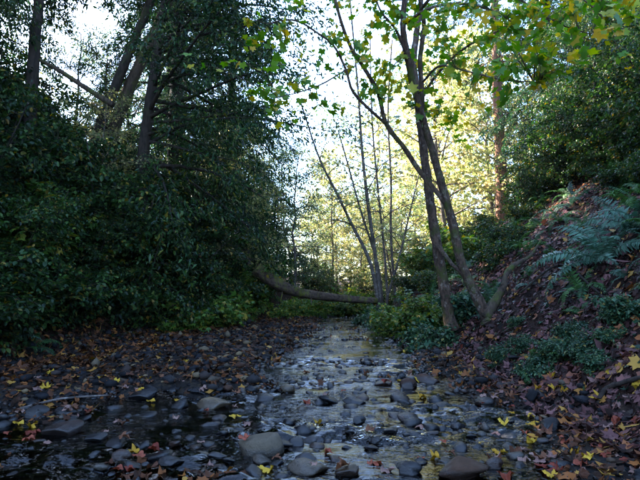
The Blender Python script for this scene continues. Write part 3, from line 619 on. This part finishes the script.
many(['willow0', 'willow1'], 'willow_tree', 'airy grey-green tree on the bank', 'tree', [(-2.9, 20.5, .8), (-2.6, 24, .85), (-1.6, 27, .85), (-4, 28, .9), (-.2, 31, .8), (3.7, 24.5, .62), (4.6, 26.5, .7), (3.2, 40, 1.8), (-1.2, 22.6, .9), (-8.6, 17.6, .85), (-7.0, 19.5, .95)], 'grey-green trees behind the log')
place('autumn0', 'maple_sapling', 'yellow-green maple sapling leaning over the log start', 'tree', -3.0, 18.4, 2.0, .58)
place('autumn1', 'maple_sapling', 'small yellow-green sapling high among the dark shrubs under the mossy trunk', 'tree', -6.0, 13.2, 1.0, .36)
# --- shrubs
TS = ['tallshrub0', 'tallshrub1', 'tallshrub2']; SH = ['shrub0', 'shrub1']
N2 = ('stems', 'foliage')
def band(n, xs, ys, seed, mind):
    r = rng_(seed); out = []
    for _ in range(n * 60):
        y = r.uniform(*ys); x = xs(y, r)
        if all((x - a) ** 2 + (y - b) ** 2 > mind ** 2 for a, b in out): out.append((x, y))
        if len(out) == n: break
    return out
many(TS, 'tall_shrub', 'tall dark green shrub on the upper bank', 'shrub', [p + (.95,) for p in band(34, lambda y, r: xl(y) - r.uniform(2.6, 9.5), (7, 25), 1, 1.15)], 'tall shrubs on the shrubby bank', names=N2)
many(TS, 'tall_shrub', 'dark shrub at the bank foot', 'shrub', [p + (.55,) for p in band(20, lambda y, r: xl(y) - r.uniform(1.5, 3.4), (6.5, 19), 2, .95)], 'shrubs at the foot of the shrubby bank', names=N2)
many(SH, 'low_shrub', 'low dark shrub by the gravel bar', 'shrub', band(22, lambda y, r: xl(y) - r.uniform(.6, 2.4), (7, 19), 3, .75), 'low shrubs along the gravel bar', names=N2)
many(TS, 'tall_shrub', 'dark bluish shrub above the fern slope', 'shrub', [p + (.7,) for p in band(24, lambda y, r: xr(y) + r.uniform(4.6, 9.0), (9, 15.5), 4, 1.0)], 'shrubs above the fern slope', names=N2)
many(['bush0', 'bush1'], 'leafy_bush', 'bright yellow-green bush at the bank foot', 'bush', [(2.35, 12.2), (2.0, 13.3), (2.75, 11.4), (2.3, 14.4, .9)], 'bright bushes under the maple', names=N2)
many(['bush0', 'bush1'], 'leafy_bush', 'light green bush below the shrubby bank', 'bush', [(-2.5, 15.6, .7), (-1.5, 18.2, .8), (-2.9, 14.6, .8), (-.4, 20, 1.1), (.6, 21.6, 1.2), (-1.0, 19.4, .9), (-3.2, 13.8, 1.35), (1.6, 23, 1.5), (-3.6, 12.4, 1.0), (-2.9, 17.3, 1.7)], 'green bushes under the fallen log', names=N2)
many(['tealbush0', 'tealbush1'], 'leafy_bush', 'blue-green bush at the waterside bank', 'bush', [(2.45, 10.2), (3.2, 10.6), (2.1, 15.6), (1.95, 17), (2.2, 18.2)], 'blue-green bushes below the maple', names=N2)
many(['tealbush0', 'tealbush1'], 'leafy_bush', 'low blue-green plant on the leaf litter', 'bush', [(float(q[0]), float(q[1]), float(rng_(int(q[0] * 1000)).uniform(.2, .42))) for q in hit([508, 530, 548, 566, 590, 520, 575, 615, 498, 628, 540, 604], [352, 343, 360, 349, 345, 322, 330, 336, 366, 312, 372, 362])[0]], 'low plants on the leaf litter', names=N2)
many(['bush1', 'bush0'], 'leafy_bush', 'yellow leaved sapling bush on the slope', 'bush', [(4.6, 15.5, 1.2), (5.4, 18, 1.4), (6.2, 20.5, 1.5), (4.2, 18.5, 1.2)], 'yellow bushes behind the maple', names=N2)
many(SH, 'low_shrub', 'dark low shrub between the ferns', 'shrub', [p + (.62,) for p in band(34, lambda y, r: xr(y) + r.uniform(1.2, 5.0), (6.6, 20), 6, .75) if all(math.hypot(p[0] - q[0], p[1] - q[1]) > 1.25 for q in hit([606, 640, 572, 560, 620], [262, 232, 205, 240, 290])[0])], 'shrubs between the ferns', names=N2)
many(['tallshrub1', 'tallshrub2'], 'tall_shrub', 'shadowy shrub at the creek bend', 'shrub', [p + (.5,) for p in band(14, lambda y, r: r.uniform(-3.5, 7), (24, 30), 8, 1.3)], 'shrubs at the creek bend', names=N2)

many(TS, 'tall_shrub', 'dark shrub veiling the trunk of the long boughed evergreen', 'shrub', [(-4.9, 12.2, 1.05), (-4.3, 11.7, .8), (-5.6, 12.6, 1.0), (-3.9, 12.9, .8)], 'shrubs before the long boughed evergreen', names=N2)
# --- ferns
k = 0
for a, b, s, n, m, lab in [
    (606, 262, 1.15, 15, 'fern_teal', 'big sword fern with pale arching blue-green fronds on the fern slope'),
    (640, 232, 1.0, 12, 'fern_teal', 'pale sword fern just above the biggest fern'),
    (533, 388, .34, 6, 'fern', 'small upright bright green fern on the leaf litter at the bank foot'),
    (572, 205, .7, 10, 'fern_teal', 'bluish fern high up by the dark shrubs'),
    (470, 268, .7, 11, 'fern_teal', 'blue-green fern right behind the leaning stem'),
    (492, 292, .55, 10, 'fern', 'dark fern in the fork of the mossy side stem'),
    (478, 246, .7, 10, 'fern_teal', 'bluish fern higher up behind the maple'),
    (12, 338, .5, 9, 'fern_teal', 'pale fern at the gravel bar edge beneath the dark shrubs'),
    (60, 322, .5, 9, 'fern', 'green fern under the shrubs on the bank foot')]:
    q = hit(a, b)[0][0]; k += 1; fern(q[0], q[1], s, lab, n, m, k)
pts_ = band(34, lambda y, r: xr(y) + r.uniform(.8, 5.0), (6.0, 15), 12, .72)
for (x, y), lab in zip(pts_, single_out(pts_, 'dark sword fern among leaf litter')):
    k += 1; fern(x, y, .68, lab, 9, 'fern', k, 'ferns on the fern slope')
pts_ = band(12, lambda y, r: xl(y) - r.uniform(.2, 2.2), (7, 15), 13, .9)
for (x, y), lab in zip(pts_, single_out(pts_, 'dark fern half hidden under shrubs')):
    k += 1; fern(x, y, .6, lab, 8, 'fern', k, 'ferns under the bank shrubs')
pts_ = band(8, lambda y, r: xr(y) + r.uniform(.0, .9), (11, 19), 14, .8)
for (x, y), lab in zip(pts_, single_out(pts_, 'blue-green fern at the water edge')):
    k += 1; fern(x, y, .6, lab, 9, 'fern_teal', k, 'ferns near the log')

pts_ = band(16, lambda y, r: xr(y) + r.uniform(.25, 2.6), (5.0, 10.5), 15, .5)
for (x, y), lab in zip(pts_, single_out(pts_, 'small ragged fern low on the leafy bank')):
    k += 1; fern(x, y, .38, lab, 7, 'fern' if k % 2 else 'fern_teal', k, 'small ferns low on the leafy bank')
# ================================================================== LOG, STICKS
g = rng_(61)
lp = px_path([(256, 268, 16.6), (272, 281, 16.8), (286, 288, 17.2), (302, 293, 17.8), (330, 297, 18.8), (352, 299, 19.6), (376, 301, 20.3)], 30)
mw = MB(); b = lp[0].copy(); tube(mw, lp - b, np.linspace(.22, .13, 30), 14, g, .14)
lg = empty('fallen_log', 'mossy fallen log spanning the creek from bank to bank', 'log', b); obj('trunk', mw.mesh('log_trunk', 'log'), lg)
for s, d in ((.55, (.1, -.5, -.5)), (.8, (.2, -.3, .6)), (.3, (-.1, -.4, -.6))):
    q, t = sample(lp, np.array([s])); mw = MB(); tube(mw, limb_path(q[0] - b, unit(d), .55, 5, (0, 0, -.2), .1, g), np.linspace(.035, .01, 5), 5); obj('broken_branch', mw.mesh('log_branch', 'log'), lg)
def stick(pts, r0, r1, label, bark='bark'):
    q = hit([p[0] for p in pts], [p[1] for p in pts])[0]; q[:, 2] += [p[2] for p in pts]; p = smooth_path(q, 14); mw = MB()
    tube(mw, p - p[0], np.linspace(r0, r1, 14), 7, g, .12); obj('fallen_branch', mw.mesh('fallen_branch', bark), loc=p[0], label=label, cat='branch')
stick([(598, 408, .0), (606, 398, .05), (622, 392, .06), (645, 386, .05)], .028, .02, 'dark curved root poking out of the leaf litter at the bank foot')
stick([(520, 300, .1), (560, 270, .08), (600, 300, .08)], .02, .012, 'thin dead branch lying on the litter below the sword fern')
stick([(20, 412, .03), (60, 404, .05), (110, 398, .03)], .016, .008, 'thin wet stick lying across the cobbles', 'bark_pale')

# ================================================================== STONES
def ico(sub):
    bm = bmesh.new(); bmesh.ops.create_icosphere(bm, subdivisions=sub, radius=1); v = np.array([x.co[:] for x in bm.verts]); t = np.array([[w.index for w in f.verts] for f in bm.faces]); bm.free(); return v, t
def pebble(sub, seed, flat=.55, rough=.22):
    g = rng_(seed); v, t = ico(sub); r = np.ones(len(v))
    for _ in range(7):
        d = unit(g.randn(3)); r += rough * g.randn() * .5 * np.sin((v @ d) * g.uniform(1.5, 4) + g.rand() * 6)
    for _ in range(8):                                                # worn flats
        d = unit(g.randn(3)); c = g.uniform(.5, .88); h = (v @ d) * r; r = np.where(h > c, r * (c / np.maximum(h, 1e-3)) ** .9, r)
    return v * r[:, None] * np.array((1, g.uniform(.65, .95), flat * g.uniform(.8, 1.2))), t
def rmesh(name, sub, seed, mat, **kw):
    mb = MB(); v, t = pebble(sub, seed, **kw); mb.add(v, t); return mb.mesh(name, mat)
ROCK = [rmesh(f'cobble{k}', 3, 500 + k, 'rock') for k in range(12)]
BIG = [rmesh(f'boulder{k}', 4, 540 + k, 'rock', flat=.62, rough=.17) for k in range(4)]; TAN = rmesh('tan_boulder', 4, 560, 'rock_tan', flat=.72, rough=.08)
g = rng_(71); placed = []
def rock(me, px, py, wpx, label, sink=.35, group=None, name='boulder', hz=1.0, top=False):
    q = hit(px, py + wpx * .12, 0.0)[0][0]; r = wpx * q[1] / F / 2
    o = obj(name, me, None, (q[0], q[1] + r * .4, q[2] + r * .16 * hz), (g.randn() * .12, g.randn() * .12, g.uniform(0, 6.28) if group else 0.2 * g.randn()), (r, r, r * hz), label=label, cat='rock', group=group)
    placed.append((q[0], q[1], r)); return o
named = [
    (TAN, 260, 449, 50, 'smooth tan-grey boulder standing largest in the shallow water'),
    (BIG[0], 309, 470, 38, 'flat dark boulder next to the tan one'), (BIG[1], 464, 474, 62, 'big dark rounded boulder by yellow leaves on the waterside'),
    (BIG[2], 349, 474, 24, 'small dark dome of rock between two flat boulders'), (BIG[3], 412, 474, 26, 'round dark rock standing in golden water'),
    (BIG[1], 281, 446, 26, 'dark rock touching the tan boulder'), (BIG[0], 212, 405, 32, 'pale long flat stone at the edge of the dark pool'),
    (BIG[2], 60, 432, 36, 'flat pale slab among leaves at the shallow water edge'), (BIG[3], 35, 416, 26, 'squarish grey stone at the dark pool end'),
    (BIG[0], 66, 413, 26, 'greenish grey stone side by side with a squarish one'), (BIG[2], 142, 396, 26, 'blue-grey rounded stone beside the dark pool'),
    (BIG[1], 328, 400, 24, 'dark wet rock in the middle of the riffle'), (BIG[3], 410, 386, 22, 'tan capped rock at the head of the right pool'.replace('right ', 'small ')),
    (BIG[0], 356, 402, 22, 'brown wet rock in the golden reflection'), (BIG[2], 385, 384, 18, 'low dark stone upstream of the tan capped rock'),
    (BIG[3], 360, 421, 15, 'small dark stone alone in the bright riffle'), (BIG[1], 371, 449, 17, 'flat dark pebble rock in the blue ripples'), (BIG[2], 392, 432, 14, 'little wet stone in the blue ripples'),
    (BIG[0], 262, 461, 20, 'low grey stone at the foot of the tan boulder'), (BIG[1], 228, 462, 16, 'dark wet cobble with a red leaf against it'), (BIG[3], 120, 460, 22, 'dark stone with leaves caught on it in the blue water'),
    (BIG[2], 95, 440, 20, 'rounded dark cobble at the shallow water edge'), (BIG[0], 170, 462, 24, 'flat dark stone washed by blue water'), (BIG[3], 497, 468, 22, 'bluish round stone beside the big dark boulder'),
    (BIG[1], 472, 437, 14, 'small bluish stone among yellow leaves'), (BIG[2], 200, 393, 18, 'yellowish stone just behind the long pale one'), (BIG[0], 430, 380, 24, 'brown mossy rock at the bank foot'),
    (BIG[1], 350, 433, 12, 'small round stone in the riffle'), (BIG[3], 555, 428, 26, 'dark stone half buried in leaf litter'), (BIG[0], 608, 435, 24, 'grey stone sunk in leaf litter')]
for me, a, b, w, lab in named: rock(me, a, b, w, lab, sink=.3, hz=.95 if me is TAN else .85)
tries = 0; n = 0
while n < 265 and tries < 8000:
    tries += 1
    py = 330 + 148 * g.rand() ** .75; px = g.uniform(0, 560)
    q = hit(px, py, -.012)[0][0]; x, y, z = q
    if not (xl(y) - .1 < x < xr(y) + .25) or y > 17: continue
    if height(x, y) < -.15: continue
    r = np.clip(g.lognormal(math.log(.062), .42), .03, .15) * (1 if y < 9 else 1.25)
    if any((x - a) ** 2 + (y - b) ** 2 < (.8 * (r + c)) ** 2 for a, b, c in placed): continue
    wet = z < .015; u = y < 7.5
    lab, grp = (('wet rounded cobble in the near riffle', 'cobbles in the near riffle') if wet and u else ('wet cobble in the upper stream', 'cobbles in the upper stream') if wet else
                ('dry grey cobble on the near gravel bar', 'cobbles on the near gravel bar') if u else ('dry cobble on the upper gravel bar', 'cobbles on the upper gravel bar'))
    o = obj('cobble', ROCK[n % 12], None, (x, y, z + r * g.uniform(-.22, .2)), (g.randn() * .2, g.randn() * .2, g.uniform(0, 6.28)), (r, r, r * g.uniform(.75, 1.1)), label=lab, cat='rock', group=grp)
    placed.append((x, y, r)); n += 1
PB = [pebble(1, 600 + k) for k in range(10)]
def scatter_pebbles(name, label, n, ys, size, seed, chan=False, lift=.15):
    g = rng_(seed); mb = MB(); y = g.uniform(ys[0] ** .5, ys[1] ** .5, n * 2) ** 2; x = g.uniform(-6, 4, n * 2); ok = (x > xl(y) - .4) & (x < xr(y) + .2) & (height(x, y) > -.2); ok = ok & ((np.abs(x - xc(y)) < 1.3) if chan else True); x, y = x[ok][:n], y[ok][:n]; z = height(x, y)
    if chan: z = np.maximum(z, -.035)
    for a, b, c in zip(x, y, z):
        v, t = PB[g.randint(10)]; r = np.clip(g.lognormal(math.log(size), .4), size * .4, size * 2.4); an = g.uniform(0, 6.28); cc, ss = math.cos(an), math.sin(an)
        v = v * r; v = np.stack([v[:, 0] * cc - v[:, 1] * ss, v[:, 0] * ss + v[:, 1] * cc, v[:, 2]], -1); mb.add(v + (a, b, c + r * lift), t)
    obj(name, mb.mesh(name, 'rock'), kind='stuff', label=label, cat='gravel')
scatter_pebbles('gravel', 'small gravel and pebbles covering the near creek bed', 7500, (2.6, 9), .025, 81)
scatter_pebbles('gravel', 'cobble gravel covering the upper creek bed towards the log', 2600, (8, 22), .06, 82)

scatter_pebbles('gravel', 'wet stones breaking the surface all along the riffle', 2000, (4.2, 17), .038, 83, True)
scatter_pebbles('gravel', 'mixed stones crowding the shallow edges of the stream', 800, (3.6, 13), .05, 84, True, .25)
scatter_pebbles('gravel', 'loose stones poking up through the leaves of the gravel bar', 1500, (4.6, 15), .052, 85, False, .45)

# ================================================================== FALLEN LEAVES
KINDS = {'f_yellow': 'yellow', 'f_red': 'red', 'f_brown': 'brown', 'f_pale': 'pale pinkish'}
def crumpled(seed):
    g_ = rng_(seed); tv, tt = lobed(MAPLE_FINE, g_.choice([.15, -.2, .35, .5])); n_ = len(tv) - 1; rim = tv[1:].copy(); drop = g_.rand(n_) < .12; rim[drop, :2] *= .7      # torn bits
    mid = rim * .55; a_ = np.linspace(0, 2 * np.pi, n_, endpoint=False); f1, f2 = g_.rand(2) * 6
    rim[:, 2] += .16 * np.sin(2 * a_ + f1) + .10 * np.sin(5 * a_ + f2) + g_.randn(n_) * .035; mid[:, 2] += .03 * np.sin(3 * a_ + f2) + g_.randn(n_) * .02
    v = np.concatenate([tv[:1], mid, rim]); t = []
    for k_ in range(n_):
        b_ = (k_ + 1) % n_; t += [(0, 1 + b_, 1 + k_), (1 + k_, 1 + b_, 1 + n_ + b_), (1 + k_, 1 + n_ + b_, 1 + n_ + k_)]
    return v, np.array(t)
FL = {m: [single_leaf(f'fallen_{m}{k}', m, crumpled(700 + 10 * i_ + k), .55) for k in range(6)] for i_, m in enumerate(KINDS)}
g = rng_(91); n = 0; tries = 0
def lay_leaf(px, py, m, size, lift=.015):
    q = hit(px, py, 0.0)[0][0]; x, y, z = q; nr = normal_at(np.array([x]), np.array([y]), .06)[0]
    inwater = z < .002
    nv = Vector(nr if not inwater else (0, 0, 1)) + Vector(g.randn(3) * (.22 if not inwater else .06)); nv.normalize()
    ql = nv.to_track_quat('Z', 'Y').to_matrix().to_4x4() @ Matrix.Rotation(g.uniform(0, 6.28), 4, 'Z')
    onrock = [r for a, b, r in placed if (a - x) ** 2 + (b - y) ** 2 < (r * .7) ** 2]
    zone = 'on the leafy bank' if x > xr(y) - .1 else 'on the shallow water' if inwater else 'on the gravel bar' if x < xc(y) else 'among waterside cobbles'
    lab = f'{KINDS[m]} fallen maple leaf {zone}'
    o = obj('fallen_leaf', FL[m][g.randint(6)], None, (x, y, z + lift + (max(onrock) * .5 if onrock else 0)), tuple(ql.to_euler()), (size * g.uniform(.75, 1.1), size, size * g.uniform(.6, 1.6)), label=lab, cat='leaf', group=f'{KINDS[m]} leaves {zone}')
for a, b, m, s in [(136, 454, 'f_yellow', .10), (142, 457, 'f_red', .11), (150, 452, 'f_red', .10), (100, 385, 'f_yellow', .09), (246, 455, 'f_red', .10), (318, 424, 'f_yellow', .08), (538, 393, 'f_yellow', .09), (438, 461, 'f_yellow', .09), (505, 425, 'f_yellow', .09),
                   (535, 444, 'f_yellow', .09), (552, 478, 'f_yellow', .09), (595, 388, 'f_pale', .13), (548, 370, 'f_red', .09), (566, 446, 'f_red', .10), (620, 450, 'f_pale', .12), (500, 454, 'f_yellow', .09), (30, 428, 'f_yellow', .10), (184, 362, 'f_yellow', .09), (16, 425, 'f_yellow', .10), (118, 424, 'f_pale', .10), (330, 455, 'f_red', .08), (612, 376, 'f_pale', .12), (595, 385, 'f_pale', .12)]:
    lay_leaf(a, b, m, s * .74); n += 1
while n < 290 and tries < 3000:
    tries += 1
    if g.rand() < .62: px, py = g.uniform(400, 640), g.uniform(335, 480)
    else: px, py = g.uniform(0, 420), 345 + 135 * g.rand()
    q = hit(px, py)[0][0]
    if q[2] < -.06 and g.rand() < .8: continue
    m = ('f_yellow', 'f_red', 'f_brown', 'f_pale')[g.choice(4, p=(.12, .18, .42, .28))]
    lay_leaf(px, py, m, g.uniform(.045, .09)); n += 1
LOW = lobed(MAPLE_LOW, .25); LOWB = lobed([(0, .9), (24, .5), (49, .8), (73, .3), (140, .2), (180, .08), (250, .55), (290, .3), (330, .45)], .5)
def litter(name, label, n, xf, ys, seed, size=.062, mat='litter', pw=.5, tm=LOW):
    g = rng_(seed); y = g.uniform(ys[0] ** pw, ys[1] ** pw, n) ** (1 / pw); x = xf(y, g); z = height(x, y); ok = z > -.03; x, y, z = x[ok], y[ok], z[ok]; n = len(x)
    nr = unit(normal_at(x, y) + g.randn(n, 3) * .33); ax = unit(np.cross(nr, g.randn(n, 3))); mb = MB()
    pos = np.stack([x, y, z + .012 + .035 * g.rand(n)], -1); sz = size * (1 + .4 * g.randn(n)).clip(.3, 2.1); cu = g.randn(n) * 1.5; pick = g.rand(n)
    kinds = [(tm, 0, 1, 1.0)] if tm is not LOW else [(LOW, 0, .5, 1.0), (LOWB, .5, .62, 1.05), (OVAL, .62, .86, 1.15), (diamond(.035, .01), .86, 1, 2.6)]
    for t_, lo, hi, f_ in kinds:
        k_ = (pick >= lo) & (pick < hi); scatter(mb, t_, pos[k_], ax[k_], nr[k_], sz[k_] * f_, curl=cu[k_])
    obj(name, mb.mesh(name, mat, smooth=False), kind='stuff', label=label, cat='leaves')
litter('leaf_litter', 'purplish brown leaf litter covering the fern slope', 32000, lambda y, g: xr(y) - .3 + 8.5 * g.rand(len(y)) ** 1.3, (2.4, 16), 95)
litter('leaf_litter', 'scattered brown leaves over the gravel bar', 16000, lambda y, g: g.uniform(xl(y), xr(y)), (2.6, 19), 96, .055, 'rust')
litter('leaf_litter', 'orange brown leaf litter under the bank shrubs', 15000, lambda y, g: xl(y) + .7 - 5.0 * g.rand(len(y)) ** 1.5, (5, 17), 97, .062, 'rust')
litter('ground_cover', 'small green ground plants scattered over the fern slope', 5200, lambda y, g: xr(y) + .1 + 6.5 * g.rand(len(y)), (4.5, 18), 98, .05, 'teal', .5, TRI3)
litter('ground_cover', 'small green ground plants under the bank shrubs', 6000, lambda y, g: xl(y) - .1 - 6 * g.rand(len(y)), (6, 20), 99, .055, 'shrub', .5, TRI3)

many(['bush0', 'bush1'], 'leafy_bush', 'yellowish green sapling among dark shrubs', 'bush', [(-6.0, 9.5, 1.3), (-5.6, 12, 1.6), (-7.4, 13.5, 1.8), (-4.9, 13.6, 1.2), (-6.8, 11, 1.5)], 'yellowish saplings among the dark shrubs', names=N2)

# ================================================================== which stone, which leaf
STONES = {'smooth tan-grey': 'the tan-grey boulder', 'big dark rounded': 'the big dark boulder', 'pale long flat': 'the long pale stone', 'squarish grey': 'the squarish stone', 'tan capped': 'the tan capped rock', 'brown wet': 'the brown wet rock',
          'blue-grey rounded': 'the blue-grey stone', 'flat pale slab': 'the pale slab', 'brown mossy': 'the brown mossy rock', 'dark stone half': 'the half buried stone', 'dark stone with': 'the leaf catching stone', 'round dark rock': 'the golden water rock'}
marks = list(LAND[:4])
for o in COL.objects:
    if o.name.startswith('boulder'):
        for k_, v_ in STONES.items():
            if o['label'].startswith(k_): marks.append(((o.location.x, o.location.y), v_))
ORD2 = ORD
pool = {}
for o in COL.objects:
    if o.name.startswith(('cobble', 'fallen_leaf')):
        d = [math.hypot(o.location.x - a[0], o.location.y - a[1]) for a, _ in marks]; k_ = int(np.argmin(d)); pool.setdefault((o['label'], k_), []).append((d[k_], o.name, o))
for (lab, k_), v_ in pool.items():
    for i_, (_, _, o) in enumerate(sorted(v_, key=lambda t: t[:2])):
        if i_ < 20: o['label'] = f'{lab}, {ORD2[i_]} from {marks[k_][1]}' if i_ else f'{lab}, nearest {marks[k_][1]}'

# ================================================================== THE AIR
if HAZE:
    m = bpy.data.materials.new('haze'); m.use_nodes = True; m.node_tree.nodes.clear()
    pv = m.node_tree.nodes.new('ShaderNodeVolumePrincipled'); out = m.node_tree.nodes.new('ShaderNodeOutputMaterial'); m.node_tree.links.new(pv.outputs[0], out.inputs['Volume'])
    pv.inputs['Density'].default_value = HAZE; pv.inputs['Color'].default_value = (.92, .94, 1, 1); pv.inputs['Anisotropy'].default_value = .35
    M['haze'] = m; mb = MB(); x0, x1, y0, y1, z0, z1 = -401, 401, -61, 501, -2, 45
    c = np.array([(a, b, d) for d in (z0, z1) for b in (y0, y1) for a in (x0, x1)]); mb.add(c, None, [(0, 2, 3, 1), (4, 5, 7, 6), (0, 1, 5, 4), (2, 6, 7, 3), (0, 4, 6, 2), (1, 3, 7, 5)])
    obj('haze', mb.mesh('haze', 'haze', smooth=False), kind='stuff', label='thin pale haze filling the wooded valley', cat='haze')
